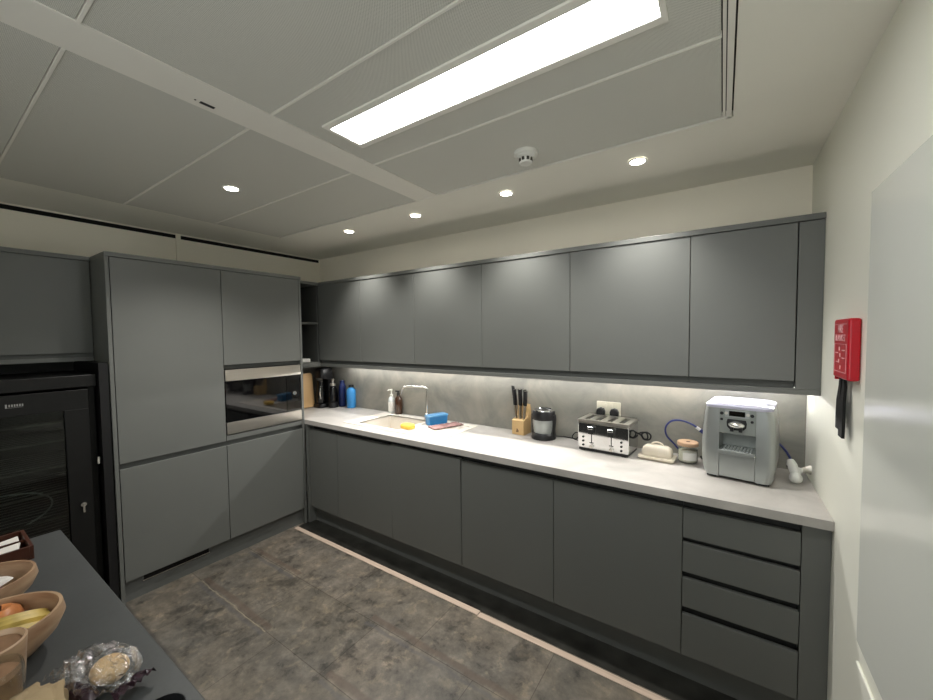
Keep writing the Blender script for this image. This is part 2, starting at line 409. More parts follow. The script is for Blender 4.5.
# shadow gap and joint strip on the left wall, floor edging and dark floor strip
struct('trim_1', Bx(XL, XL + .004, YF, YB - .02, 2.335, 2.362), M['gap'])
struct('trim_2', Bx(XL, XL + .012, -1.245, -1.215, ZT - .02, 2.365), M['wall'])
o = struct('trim_3', Bx(0.0, 1.79, -.724, -.688, 0, .004), M['trimwood'], bevel=.002)
o = struct('trim_4', Bx(1.795, XR, -.732, -.697, 0, .004), M['trimwood'], bevel=.002)
struct('trim_7', Bx(0.0, 3.184, -.6875, -.5175, 0, .002), M['darkfloor'])  # near-black strip on the floor along the base plinth
b = BM(); box(b, XR - .008, XR, -3.59, -.925, .535, .60)
struct('trim_5', b, M['wallw'], bevel=.004)
struct('trim_6', Bx(XR - .014, XR, YF, -.60, 0, .10), M['wallw'], bevel=.003)

# ------------------------------------------------------------------ tall run on the left wall (faces +x at x=0)
YL, YM, YR = -1.788, -1.198, -0.605
def tall_unit(y0, y1, label, doors, side_left=False, holes=None):
    t = thing('tall_cabinet', label, 'cabinet', (-.3, (y0 + y1) / 2, 0), world=True)
    b = BM()
    if holes:
        box(b, XL + .003, -.03, y0, y1, .13, holes[0]); box(b, XL + .003, -.03, y0, y1, holes[1], 2.04)
        box(b, XL + .003, -.42, y0, y1, holes[0], holes[1])
        box(b, -.42, -.03, y0, y0 + .012, holes[0], holes[1]); box(b, -.42, -.03, y1 - .012, y1, holes[0], holes[1])
    else:
        box(b, XL + .003, -.03, y0, y1, .13, 2.04)
    link('carcass', b, M['carc'], t)
    for z0, z1 in doors:
        link('door', Bx(-.02, 0, y0 + .002, y1 - .002, z0, z1), M['cab'], t, bevel=.0015)
    return t
t = tall_unit(YL + .02, YM, 'grey tall fridge cabinet beside the black fridge, wider door pair', [(.132, .806), (.840, 2.038)])
link('side_panel', Bx(XL + .003, 0.001, YL, YL + .018, 0, 2.04), M['cab'], t, bevel=.001)
t = tall_unit(YM, YR - .018, 'grey tall oven cabinet holding the steel microwave, next to the corner', [(.132, .806), (1.378, 2.038)], holes=(.882, 1.348))
link('side_panel', Bx(XL + .003, 0.001, YR - .018, YR, 0, 2.04), M['cab'], t, bevel=.001)
link('filler_strip', Bx(-.02, -.002, YM + .002, YR - .02, .842, .879), M['cab'], t)
t = thing('cornice', 'long grey cornice capping the tall cabinets on the left wall', 'cornice', (-.3, -1.2, 2.04), world=True)
link('cornice_board', Bx(XL + .003, .004, YL, YR, 2.0405, ZT), M['cab'], t, bevel=.001)
t = thing('plinth', 'grey plinth with slot under the tall left cabinets', 'plinth', (-.05, -1.2, 0), world=True)
link('plinth_board', Bx(-.05, -.03, YL + .02, YR - .02, 0, .128), M['plinth'], t)
g = link('vent_slot', Bx(-.032, -.027, -1.675, -1.325, .092, .122), M['gap'], t)
link('slot_rim', Bx(-.03, -.024, -1.68, -1.32, .088, .092), M['steel'], g)

# microwave
t = thing('microwave', 'built-in steel and black glass microwave in the tall corner cabinet', 'microwave', (-.2, -.91, .884), world=True)
my0, my1 = YM + .004, YR - .022
link('body', Bx(-.41, -.02, my0 + .012, my1 - .012, .885, 1.345), M['blackmt'], t)
link('top_trim', Bx(-.02, .004, my0, my1, 1.262, 1.342), M['steel'], t, bevel=.003)
link('bottom_trim', Bx(-.02, .004, my0, my1, .884, .968), M['steel'], t, bevel=.003)
w_ = link('glass_door', Bx(-.02, .002, my0, my1 - .125, .970, 1.260), M['blackgl'], t, bevel=.001)
cp = link('control_panel', Bx(-.02, .002, my1 - .122, my1, .970, 1.260), M['blackgl'], t, bevel=.001)
b = BM(); tube(b, [(.002, my1 - .062, 1.115), (.012, my1 - .062, 1.115), (.016, my1 - .062, 1.115)], [.017, .017, .014], 20)
link('knob', b, M['chrome'], cp, smooth=True)
link('display', Bx(.002, .0025, my1 - .09, my1 - .034, 1.20, 1.225), M['display'], cp)

# cabinet over the black fridge
t = thing('wall_cabinet', 'dark shaded grey wall cabinet above the black fridge', 'cabinet', (-.45, -2.2, 1.46), world=True)
link('carcass', Bx(XL, -.305, -2.60, YL - .002, 1.462, 2.03), M['carc'], t)
link('door', Bx(-.302, -.284, -2.598, YL - .004, 1.488, 2.038), M['cab'], t, bevel=.0015)
link('base_board', Bx(XL, -.29, -2.60, YL - .002, 1.44, 1.462), M['cab'], t)
link('cornice_board', Bx(XL, -.28, -2.60, YL - .002, 2.0405, ZT), M['cab'], t)

link('back_panel', Bx(XL + .001, XL + .01, -2.60, YL - .002, .02, 1.4395), M['cabdark'], t)  # dark panel added so the wall behind the fridge looks shaded
# black drinks fridge
t = thing('drinks_fridge', 'black glass-door drinks fridge left of the tall cabinets', 'fridge', (-.3, -2.15, 0), world=True)
fy0, fy1 = -2.46, -1.835
b = BM()
box(b, -.56, -.09, fy1 - .03, fy1, .02, 1.36); box(b, -.56, -.09, fy0, fy0 + .03, .02, 1.36)
box(b, -.56, -.09, fy0, fy1, 1.30, 1.372); box(b, -.56, -.09, fy0, fy1, .02, .12); box(b, -.58, -.55, fy0, fy1, .02, 1.36)
box(b, -.10, -.05, fy0, fy1, 1.305, 1.372)
link('body', b, M['blackmt'], t, bevel=.004)
link('shade_panel', Bx(-.56, -.012, fy1 + .004, -1.792, .02, 1.436), M['black'], t)  # added black panel standing in for shade between fridge and tall cabinet
b = BM()
box(b, -.088, -.05, fy0 + .03, fy1 - .035, 1.185, 1.292); box(b, -.088, -.05, fy0 + .03, fy1 - .035, .06, .20)
box(b, -.088, -.05, fy1 - .13, fy1 - .035, .20, 1.185); box(b, -.088, -.05, fy0 + .03, fy0 + .11, .20, 1.185)
d = link('door', b, M['blackmt'], t, bevel=.002)
link('glass_pane', Bx(-.072, -.066, fy0 + .11, fy1 - .13, .20, 1.185), thin('tinted fridge glass', (.45, .48, .47, 1)), d)
bl = BM()
box(bl, -.05, -.049, -2.165, -2.108, 1.230, 1.231); box(bl, -.05, -.049, -2.165, -2.159, 1.231, 1.249)
for i in range(6): box(bl, -.05, -.049, -2.154 + i * .0085, -2.149 + i * .0085, 1.235, 1.247)
link('badge', bl, M['badge'], d)
b = BM(); tube(b, [(-.05, -1.914, .655), (-.035, -1.914, .655), (-.03, -1.914, .655)], .012, 14); box(b, -.034, -.028, -1.918, -1.910, .61, .655)
link('lock', b, M['chrome'], d)
b = BM(); box(b, -.06, -.045, fy1 - .012, fy1 - .004, .86, .90)
link('hinge', b, M['chrome'], t)
for i, z in enumerate((.32, .46, .60, .74, .88, 1.02, 1.12)):
    b = BM()
    for k in range(9): tube(b, [(-.53 + k * .052, fy0 + .035, z), (-.53 + k * .052, -2.15, z), (-.53 + k * .052, fy1 - .035, z)], .0022, 6)
    box(b, -.10, -.094, fy0 + .032, fy1 - .032, z - .006, z + .006)
    link('wire_shelf', b, M['steel'], t)
b = BM(); tube(b, smooth_path([(-.12, -2.2, .78), (-.11, -2.08, .76), (-.105, -2.02, .70), (-.11, -2.06, .63), (-.12, -2.2, .56)]), .004, 8)
link('white_curve', b, M['whitepl'], t, smooth=True)  # thin white curved tube behind the fridge glass

# open corner shelves between the oven cabinet and the wall units
t = thing('corner_shelf', 'open grey corner shelf unit between tall cabinets and wall cabinets', 'shelf', (-.4, -.45, 1.30), world=True)
sx = -.19
link('back_panel', Bx(XL, XL + .012, YR, -.002, 1.30, 2.04), M['carc'], t)
link('side_panel', Bx(XL + .012, sx - .02, -.318, -.30, 1.33, 2.04), M['carc'], t)
link('shelf_board', Bx(XL + .012, sx, YR, -.319, 1.686, 1.702), M['cab'], t, bevel=.001)
link('top_board', Bx(XL, sx + .01, YR, -.002, 2.041, ZT), M['cab'], t, bevel=.001)
link('bottom_board', Bx(XL, sx + .01, YR, -.319, 1.30, 1.34), M['cab'], t, bevel=.001)
single('white_box', Bx(-.30, -.20, -.555, -.40, 1.341, 1.375), M['whitepl'], 'white flat box lying on the bottom of the corner shelf', 'box', (-.25, -.48, 1.341), bevel=.006)

# ------------------------------------------------------------------ wall cabinets on the back wall
us = [(-.19, .383, 'grey wall cabinet at the left corner, above the blue bottles'),
      (.383, .983, 'grey wall cabinet second from the left, above the soap bottles and tap'),
      (.983, 1.583, 'grey wall cabinet above the blue tub and drainer, third from left'),
      (1.583, 2.183, 'grey wall cabinet directly above the knife block and blender'),
      (2.183, 2.783, 'grey wall cabinet directly above the toaster and butter dish'),
      (2.783, 3.183, 'narrow grey wall cabinet directly above the coffee machine')]
for x0, x1, lb in us:
    t = thing('wall_cabinet', lb, 'cabinet', ((x0 + x1) / 2, -.15, 1.325), group='wall cabinets over the worktop', world=True)
    link('carcass', Bx(x0 + .0005, x1 - .0005, -.296, -.002, 1.325, 2.04), M['carc'], t)
    link('door', Bx(x0 + .0015, x1 - .0015, YU, YU + .019, 1.358, 2.038), M['cab'], t, bevel=.0015)
single('filler_panel', Bx(3.186, XR - .001, YU, -.002, 1.3255, 2.038), M['cab'], 'narrow grey filler between last wall cabinet and right wall', 'panel', (3.22, -.16, 1.3255), bevel=.001)
single('cornice', Bx(-.179, XR - .001, YU - .006, -.002, 2.0405, ZT), M['cab'], 'long grey cornice on top of the wall cabinets', 'cornice', (1.5, -.16, 2.0405), bevel=.001)
single('pelmet', Bx(-.19, XR - .001, YU - .001, -.292, 1.300, 1.3245), M['cab'], 'long grey light pelmet under the wall cabinets', 'pelmet', (1.5, -.30, 1.30), bevel=.001)
t = thing('led_strip', 'glowing led strip light under the wall cabinets', 'light', (1.4, -.06, 1.318), world=True)
b = BM(); box(b, -.15, XR - .03, -.095, -.071, 1.318, 1.3249); box(b, -.15, XR - .03, -.0795, -.071, 1.307, 1.318)
link('channel', b, M['whitepl'], t)
link('diffuser', Bx(-.14, XR - .04, -.092, -.080, 1.308, 1.3179), M['led'], t)

# ------------------------------------------------------------------ base run
def base(x0, x1, label, ztop=H - TT - .001):
    t = thing('base_cabinet', label, 'cabinet', ((x0 + x1) / 2, -.3, .13), group='base cabinets under the worktop', world=True)
    link('carcass', Bx(x0 + .0005, x1 - .0005, -.535, -.002, .13, ztop), M['cabdark'], t)
    if ztop < .8: link('top_rail', Bx(x0 + .0005, x1 - .0005, -.535, -.52, ztop, H - TT - .001), M['cabdark'], t)
    return t
bs = [(0.022, .384, 'grey base cabinet door at the left corner beside tall cabinets'),
      (.384, .984, 'grey base cabinet under the left part of the sink'),
      (.984, 1.584, 'grey dishwasher front under the sink drainer, leaning slightly open at top'),
      (1.584, 2.184, 'grey base cabinet below the knife block and blender'),
      (2.184, 2.784, 'wide grey base cabinet left of the drawers, below the toaster')]
for i, (x0, x1, lb) in enumerate(bs):
    t = base(x0, x1, lb, .70 if i in (1, 2) else H - TT - .001)
    b = Bx(x0 + .0015, x1 - .0015, YD, YD + .02, .134, .803)
    if i == 2:
        for v in b.verts:
            if v.co.z > .5: v.co.y -= .009; v.co.z += .012
    link('door', b, M['cab'], t, bevel=.0015)
t = thing('drawer_cabinet', 'grey four-drawer base unit below the coffee machine', 'cabinet', (2.984, -.3, .13), world=True)
link('carcass', Bx(2.7845, 3.1835, -.535, -.002, .13, H - TT - .001), M['cabdark'], t)
for z0, z1 in ((.670, .801), (.516, .649), (.357, .488), (.134, .323)):
    link('drawer_front', Bx(2.7855, 3.1825, YD, YD + .02, z0, z1), M['cab'], t, bevel=.0015)
single('filler_panel', Bx(3.185, XR - .001, YD, -.002, 0.0, H - TT - .001), M['cab'], 'tall narrow grey end panel between drawers and right wall', 'panel', (3.227, -.3, 0), bevel=.001)
single('corner_post', Bx(.0015, .020, -.597, -.53, 0, H - TT - .001), M['cab'], 'slim grey corner post beside the oven cabinet', 'post', (.01, -.55, 0), bevel=.001)
single('plinth', Bx(.022, 3.184, -.535, -.517, 0, .128), M['plinth'], 'long shaded grey plinth beneath the base cabinets', 'plinth', (1.6, -.526, 0))

# worktop with sink cut-out
SX0, SX1, SY0, SY1 = .372, 1.375, -.505, -.055
t = thing('worktop', 'long pale concrete-look worktop along the back wall', 'worktop', (1.3, -.3, H - TT), world=True)
b = BM(); z0 = H - TT
box(b, XL + .002, SX0 + .01, YR + .001, -.002, z0, H); box(b, SX1 - .01, XR - .001, YR + .001, -.002, z0, H)
box(b, SX0 + .01, SX1 - .01, YR + .001, SY0 + .01, z0, H); box(b, SX0 + .01, SX1 - .01, SY1 - .01, -.002, z0, H)
link('slab', b, M['top'], t)
single('splashback', Bx(XL + .002, XR - .001, -.0105, -.0005, H, 1.3245), M['splash'], 'grey concrete-look splashback panel behind the worktop', 'splashback', (1.3, -.005, H))
single('splashback', Bx(XL + .0005, XL + .0125, YR, -.011, H, 1.2995), M['splash'], 'short splashback piece on the left wall behind the chopping board', 'splashback', (XL + .006, -.3, H))
# sink
t = thing('kitchen_sink', 'white composite sink with drainer set in the worktop', 'sink', (.87, -.28, H), world=True)
bx0, bx1, by0, by1 = .50, .94, -.455, -.115
b = BM(); zr = H + .004
box(b, SX0, SX1, SY0, by0, zr - .008, zr); box(b, SX0, SX1, by1, SY1, zr - .008, zr); box(b, SX0, bx0, by0, by1, zr - .008, zr)
box(b, bx1, bx1 + .035, by0, by1, zr - .008, zr); box(b, SX1 - .03, SX1, by0, by1, zr - .008, zr)
link('rim', b, M['sink'], t)
b = BM(); zb = H - .15
box(b, bx0 - .008, bx0, by0, by1, zb, zr - .001); box(b, bx1, bx1 + .008, by0, by1, zb, zr - .001); box(b, bx0, bx1, by0 - .008, by0, zb, zr - .001); box(b, bx0, bx1, by1, by1 + .008, zb, zr - .001)
box(b, bx0, bx1, by0, by1, zb - .008, zb)
link('bowl', b, M['sink'], t)
b = BM(); box(b, bx1 + .035, SX1 - .03, by0, by1, zr - .012, zr - .004)
for k in range(9): box(b, bx1 + .06, SX1 - .05, by0 + .03 + k * .034, by0 + .036 + k * .034, zr - .004, zr - .002)
link('drainer', b, M['sink'], t)
link('plug', lathe(BM(), [(.04, zb), (.04, zb + .003), (.02, zb + .004)], (bx0 + bx1) / 2, (by0 + by1) / 2, 20), M['chrome'], t)
# tap
t = thing('kitchen_tap', 'tall chrome tap with bent square spout behind the sink', 'tap', (.898, -.082, H + .004), world=True)
b = BM(); lathe(b, [(.024, H + .004), (.024, H + .012), (.017, H + .016), (.017, H + .05), (.010, H + .056)], .898, -.082, 20)
link('base', b, M['chrome'], t, smooth=True)
b = BM(); tube(b, smooth_path([(.898, -.082, H + .05), (.898, -.082, H + .15), (.898, -.082, 1.125), (.893, -.085, 1.140), (.876, -.092, 1.149), (.80, -.125, 1.153), (.735, -.150, 1.152), (.712, -.160, 1.144), (.696, -.168, 1.112), (.688, -.172, 1.082)], 5), .0075, 12)
link('spout', b, M['chrome'], t, smooth=True)
b = BM(); tube(b, [(.915, -.082, H + .035), (.943, -.082, H + .038), (.963, -.082, H + .05)], [.007, .006, .005], 10)
link('lever', b, M['chrome'], t, smooth=True)

# ------------------------------------------------------------------ worktop props, left to right
hz = H + .0005
t = thing('chopping_board', 'pale wooden chopping board leaning in the left corner', 'chopping board', (-.43, -.375, hz), rz=math.radians(0))
mt = Matrix.Translation((-.05, 0, .0)) @ Matrix.Rotation(math.radians(-6), 4, 'Y')
b = BM(); loft(b, [[tuple(Vector((x, y, z))) for (y, z, _) in rrect(.30, .33, .03, 0, 0, .167)] for x in (.045, .063)])
for v in b.verts: v.co = mt @ v.co
link('board', b, M['boardwood'], t, bevel=.002)

t = thing('coffee_maker', 'tall black coffee maker in the worktop corner by the chopping board', 'coffee maker', (-.375, -.155, hz))
b = BM(); loft(b, [rrect(.125, .17, .03, 0), rrect(.125, .17, .03, .03), rrect(.115, .16, .03, .036)])
link('base', b, M['black'], t, smooth=True)
b = BM(); loft(b, [rrect(.11, .06, .02, .036, 0, .05), rrect(.11, .06, .02, .27, 0, .05), rrect(.115, .15, .035, .29, 0, .01), rrect(.11, .145, .035, .375, 0, .01), rrect(.09, .11, .035, .39, 0, .01)])
link('tower', b, M['black'], t, smooth=True)
c = link('flask', lathe(BM(), [(.04, .037), (.047, .06), (.047, .13), (.038, .20), (.033, .24), (.036, .26)], 0, -.03, 24), M['blackgl'], t, smooth=True)
b = BM(); tube(b, smooth_path([(.036, -.05, .21), (.058, -.075, .20), (.060, -.08, .14), (.045, -.06, .09)]), .007, 8)
link('flask_handle', b, M['chrome'], c, smooth=True)

t = thing('glass_carafe', 'smoky glass carafe with pump top in front of the black coffee maker', 'carafe', (-.262, -.130, hz))
link('body', lathe(BM(), [(.041, 0), (.043, .012), (.043, .12), (.038, .17), (.024, .205), (.022, .215)], 0, 0, 28), M['smoke'], t, smooth=True)
link('foot', lathe(BM(), [(.045, 0), (.0455, .045), (.0445, .05)], 0, 0, 28), M['black'], t, smooth=True)
b = BM(); lathe(b, [(.027, .212), (.027, .232), (.012, .236), (.010, .265), (.016, .268), (.016, .276), (.01, .28)], 0, 0, 20)
tube(b, [(0, 0, .27), (.02, -.015, .275), (.035, -.025, .27)], .005, 8)
link('pump_top', b, M['steel'], t, smooth=True)

t = thing('water_bottle', 'tall navy blue bottle between the carafe and the bright blue bottle', 'bottle', (-.225, -.050, hz))
link('body', lathe(BM(), [(.030, 0), (.033, .006), (.033, .18), (.030, .205), (.022, .225)], 0, 0, 28), M['navy'], t, smooth=True)
link('cap', lathe(BM(), [(.022, .225), (.023, .25), (.020, .256)], 0, 0, 24), M['navy'], t, smooth=True)
t = thing('water_bottle', 'bright sky-blue bottle with black cap standing by the splashback', 'bottle', (-.09, -.052, hz))
link('body', lathe(BM(), [(.040, 0), (.043, .006), (.043, .15), (.038, .175), (.022, .195), (.021, .20)], 0, 0, 28), M['blue'], t, smooth=True)
link('cap', lathe(BM(), [(.023, .198), (.024, .216), (.020, .222)], 0, 0, 24), M['black'], t, smooth=True)

t = thing('soap_bottle', 'clear soap bottle with white pump beside the brown bottle', 'bottle', (.455, -.048, H + .0045))
c = link('body', lathe(BM(), [(.028, 0), (.030, .005), (.030, .12), (.022, .14), (.012, .15)], 0, 0, 24), M['clearpl'], t, smooth=True)
link('label', lathe(BM(), [(.0305, .02), (.0308, .021), (.0308, .10), (.0305, .101)], 0, 0, 24, cap=False), M['label'], c, smooth=True)
b = BM(); lathe(b, [(.014, .15), (.014, .168), (.006, .17), (.005, .20), (.009, .202), (.009, .214)], 0, 0, 18); tube(b, [(0, 0, .208), (-.014, -.016, .208), (-.022, -.026, .203)], .0045, 8)
link('pump', b, M['whitepl'], t, smooth=True)
t = thing('soap_bottle', 'dark amber brown bottle with black top beside the white pump bottle', 'bottle', (.540, -.048, H + .0045))
link('body', lathe(BM(), [(.031, 0), (.034, .006), (.034, .12), (.030, .14), (.014, .158), (.013, .165)], 0, 0, 24), M['amber'], t, smooth=True)
b = BM(); lathe(b, [(.015, .164), (.015, .185), (.011, .188), (.011, .205)], 0, 0, 18); box(b, -.03, .01, -.008, .008, .195, .207)
link('cap', b, M['black'], t, smooth=True)

b = BM(); loft(b, [rrect(.105, .07, .03, 0), rrect(.112, .077, .033, .008), rrect(.112, .077, .033, .024), rrect(.10, .066, .03, .03)])
for v in b.verts: v.co += Vector((.965, -.385, H + .0045))
single('sponge', b, M['yellow'], 'yellow oval sponge lying on the sink edge', 'sponge', (.965, -.385, H + .0045), smooth=True)
t = thing('storage_tub', 'blue plastic tub with pale lid on the sink drainer', 'tub', (1.058, -.160, H + .004), rz=math.radians(68))
b = BM(); loft(b, [rrect(.160, .066, .012, 0), rrect(.170, .076, .012, .062)])
link('tub_body', b, M['bluebox'], t, smooth=True)
b = BM(); loft(b, [rrect(.176, .082, .012, .0625), rrect(.176, .082, .012, .072), rrect(.168, .074, .012, .075)])
link('lid', b, M['bluebx2'], t, smooth=True)
b = BM(); nx, ny = 14, 10
G = [[b.verts.new((-.125 + .25 * i / nx, -.055 + .11 * j / ny, .004 + .005 * abs(math.sin(i * 1.1 + j * .7)) + .003 * math.cos(j * 1.9))) for j in range(ny + 1)] for i in range(nx + 1)]
for i in range(nx):
    for j in range(ny): b.faces.new((G[i][j], G[i + 1][j], G[i + 1][j + 1], G[i][j + 1]))
o = link('dish_cloth', b, M['pink'], smooth=True); o.location = (1.178, -.195, H + .004); o.rotation_euler = (0, 0, math.radians(68))
md = o.modifiers.new('Solid', 'SOLIDIFY'); md.thickness = .004; md.offset = 1
tag(o, 'folded dusty pink dishcloth flat on drainer beside the blue tub', 'cloth')

# knife block
t = thing('knife_block', 'pale wooden knife block on the worktop left of the blender', 'knife block', (1.748, -.075, hz), rz=math.radians(-5))
b = BM()
prof = [(-.045, 0), (.055, 0), (.062, .17), (.05, .205), (.035, .195), (.02, .12), (-.045, .10)]
loft(b, [[(x, y, z) for y, z in prof] for x in (-.046, .046)])
link('wooden_body', b, M['wood'], t, bevel=.002)
b = BM(); box(b, -.008, .000, -.0458, -.045, .018, .042); box(b, .003, .007, -.0458, -.045, .018, .034); box(b, -.012, -.010, -.0458, -.045, .018, .030)
link('brand_mark', b, M['logo'], t)
for i, (kx, ky, ln, lean) in enumerate(((-.040, .0, .128, -.20), (-.026, -.018, .104, -.15), (-.009, .004, .108, -.10), (.007, -.018, .108, -.07), (.022, .004, .106, -.03), (.036, -.014, .098, .0))):
    k = thing('kitchen_knife', ['leftmost black-handled knife in the block, leaning furthest left', 'second knife from the left in the block', 'third knife from the left in the block', 'third knife from the right in the block', 'second knife from the right in the block', 'rightmost black-handled knife in the block'][i],
              'knife', Vector((1.748, -.075, hz)) + Matrix.Rotation(math.radians(-5), 3, 'Z') @ Vector((kx, ky, .112)), group='knives in the wooden block')
    k.rotation_euler = (math.radians(-8), lean, math.radians(-5))
    b = BM(); box(b, -.0015, .0015, -.010, .010, -.004, .085)
    link('blade', b, M['steel'], k)
    b = BM(); loft(b, [rrect(.0125, .027, .004, z_, 0, dy) for z_, dy in ((.085, 0), (.09, 0), (.12, .002), (.085 + ln, -.003), (.088 + ln, -.003))])
    h_ = link('handle', b, M['black'], k, smooth=True)
    b = BM()
    box(b, -.0060, .0060, -.0155, .0095, .087 + ln, .093 + ln)
    link('end_cap', b, M['chrome'], h_)

# blender base
t = thing('blender_base', 'black and silver blender motor base without jug', 'blender', (1.928, -.098, hz))
link('foot', lathe(BM(), [(.080, 0), (.082, .008), (.076, .03), (.066, .042)], 0, 0, 32), M['black'], t, smooth=True)
link('motor_housing', lathe(BM(), [(.066, .040), (.068, .05), (.074, .10), (.074, .128)], 0, 0, 32), M['silver'], t, smooth=True)
link('collar', lathe(BM(), [(.0745, .128), (.0765, .135), (.074, .175), (.068, .186)], 0, 0, 32), M['black'], t, smooth=True)
link('top_ring', lathe(BM(), [(.068, .186), (.067, .192), (.060, .194), (.057, .188)], 0, 0, 32, cap=False), M['chrome'], t, smooth=True)
link('coupling', lathe(BM(), [(.0585, .172), (.0585, .181), (.02, .180), (.016, .186)], 0, 0, 28), M['rubber'], t, smooth=True)
for s in (-1, 1):
    b = BM(); loft(b, [rrect(.022, .05, .008, z_, s * dx, 0) for z_, dx in ((.02, .068), (.06, .063), (.13, .07), (.16, .068))])
    link('side_grip', b, M['black'], t, smooth=True)
b = BM(); tube(b, smooth_path([(1.995, -.06, H + .012), (2.04, -.03, H + .008), (2.10, -.03, H + .006), (2.13, -.03, H + .008), (2.15, -.035, H + .045), (2.125, -.04, H + .05), (2.105, -.045, H + .02), (2.13, -.05, H + .006), (2.20, -.045, H + .005), (2.25, -.025, H + .02)]), .0035, 8)
single('power_cable', b, M['rubber'], 'thin looped cable on worktop between blender base and toaster', 'cable', (2.1, -.04, H), smooth=True)

# toaster
t = thing('toaster', 'chrome four-slice toaster with two levers below the wall socket', 'toaster', (2.356, -.146, hz), rz=math.radians(-4.5))
W2, D2 = .147, .098
b = BM(); box(b, -W2 + .006, W2 - .006, -D2 + .008, D2 - .008, .003, .018)
for sx_ in (-1, 1):
    for sy_ in (-1, 1): box(b, sx_ * (W2 - .03) - .012, sx_ * (W2 - .03) + .012, sy_ * (D2 - .02) - .01, sy_ * (D2 - .02) + .01, 0, .004)
link('foot_base', b, M['black'], t)
b = BM()
box(b, -W2, W2, -D2, D2, .018, .170)
link('housing', b, M['chrome'], t, bevel=.006, seg=3)
b = BM(); ts = [-.102, -.036, .032, .098]
xs = [-W2 + .001] + sum([[x - .015, x + .015] for x in ts], []) + [W2 - .001]
for i in range(0, len(xs), 2): box(b, xs[i], xs[i + 1], -D2 + .03, D2 - .03, .170, .186)
box(b, -W2 + .001, W2 - .001, -D2 + .001, -D2 + .03, .170, .186); box(b, -W2 + .001, W2 - .001, D2 - .03, D2 - .001, .170, .186)
tp = link('top_plate', b, M['steel'], t)
for x in ts: link('bread_slot', Bx(x - .0148, x + .0148, -D2 + .0305, D2 - .0305, .1705, .173), M['black'], tp)
for x in (-.062, .052):
    link('lever_slot', Bx(x - .0022, x + .0022, -D2 - .0012, -D2 + .002, .055, .150), M['black'], t)
    b = BM(); box(b, x - .015, x + .015, -D2 - .022, -D2 - .002, .108, .146)
    lv = link('lever', b, M['black'], t, bevel=.004)
    link('lever_cap', Bx(x - .015, x + .015, -D2 - .024, -D2 - .018, .136, .152), M['chrome'], lv, bevel=.002)
    link('slot_end', Bx(x - .012, x + .012, -D2 - .002, -D2 + .001, .052, .056), M['black'], t)
    b = BM(); cylaxis(b, (x, -D2 + .001, .034), (x, -D2 - .016, .034), .010)
    link('dial', b, M['steel'], t, smooth=True)
for x in (-.112, .108):
    for z in (.036, .060, .084):
        b = BM(); cylaxis(b, (x, -D2 + .001, z), (x, -D2 - .005, z), .0062, 14)
        link('button', b, M['black'], t, smooth=True)
b = BM(); tube(b, smooth_path([(2.505, -.07, H + .10), (2.535, -.06, H + .11), (2.556, -.055, H + .105), (2.56, -.055, H + .075), (2.54, -.05, H + .07), (2.528, -.05, H + .095), (2.55, -.04, H + .108), (2.575, -.045, H + .095), (2.57, -.05, H + .07), (2.54, -.045, H + .065), (2.52, -.03, H + .085), (2.505, -.025, H + .09)]), .0045, 8)
single('power_cable', b, M['rubber'], 'bundled black cable at the right side of the toaster', 'cable', (2.53, -.05, H + .07), smooth=True)

# wall socket and plugs
t = thing('wall_socket', 'cream double wall socket on the splashback above the toaster', 'socket', (2.328, -.0115, 1.06), world=True)
link('face_plate', Bx(2.255, 2.401, -.020, -.0108, 1.060, 1.146), M['creampl'], t, bevel=.003)
for x in (2.312, 2.344):
    link('rocker_switch', Bx(x - .007, x + .007, -.024, -.0195, 1.112, 1.136), M['creampl'], t, bevel=.001)
for x, lb in ((2.284, 'black plug in the left outlet above the toaster'), (2.366, 'black plug in the right outlet above the toaster')):
    b = BM()
    pr_ = [(-.024, -.022), (.024, -.022), (.026, .0), (.018, .018), (.0, .025), (-.018, .018), (-.026, .0)]
    loft(b, [[(x + px * s, y, 1.086 + pz * s) for px, pz in pr_] for y, s in ((-.0205, 1), (-.045, 1), (-.052, .8))])
    single('power_plug', b, M['black'], lb, 'plug', (x, -.03, 1.07), group='black plugs in the double socket', bevel=.002)

# butter dish
t = thing('butter_dish', 'cream ceramic butter dish with loop handle beside the toaster', 'butter dish', (2.628, -.175, hz), rz=math.radians(-4))
b = BM(); loft(b, [rrect(.165, .095, .01, 0), rrect(.182, .112, .012, .010), rrect(.182, .112, .012, .020), rrect(.165, .095, .01, .022)])
link('dish', b, M['cream'], t, smooth=True)
b = BM(); loft(b, [rrect(.150, .080, .015, .0225), rrect(.148, .078, .015, .048), rrect(.138, .070, .02, .064), rrect(.112, .050, .02, .074), rrect(.06, .02, .01, .077)])
lid = link('lid', b, M['cream'], t, smooth=True)
b = BM(); tube(b, smooth_path([(-.030, 0, .074), (-.022, 0, .086), (0, 0, .092), (.022, 0, .086), (.030, 0, .074)]), .005, 10)
link('handle', b, M['cream'], lid, smooth=True)

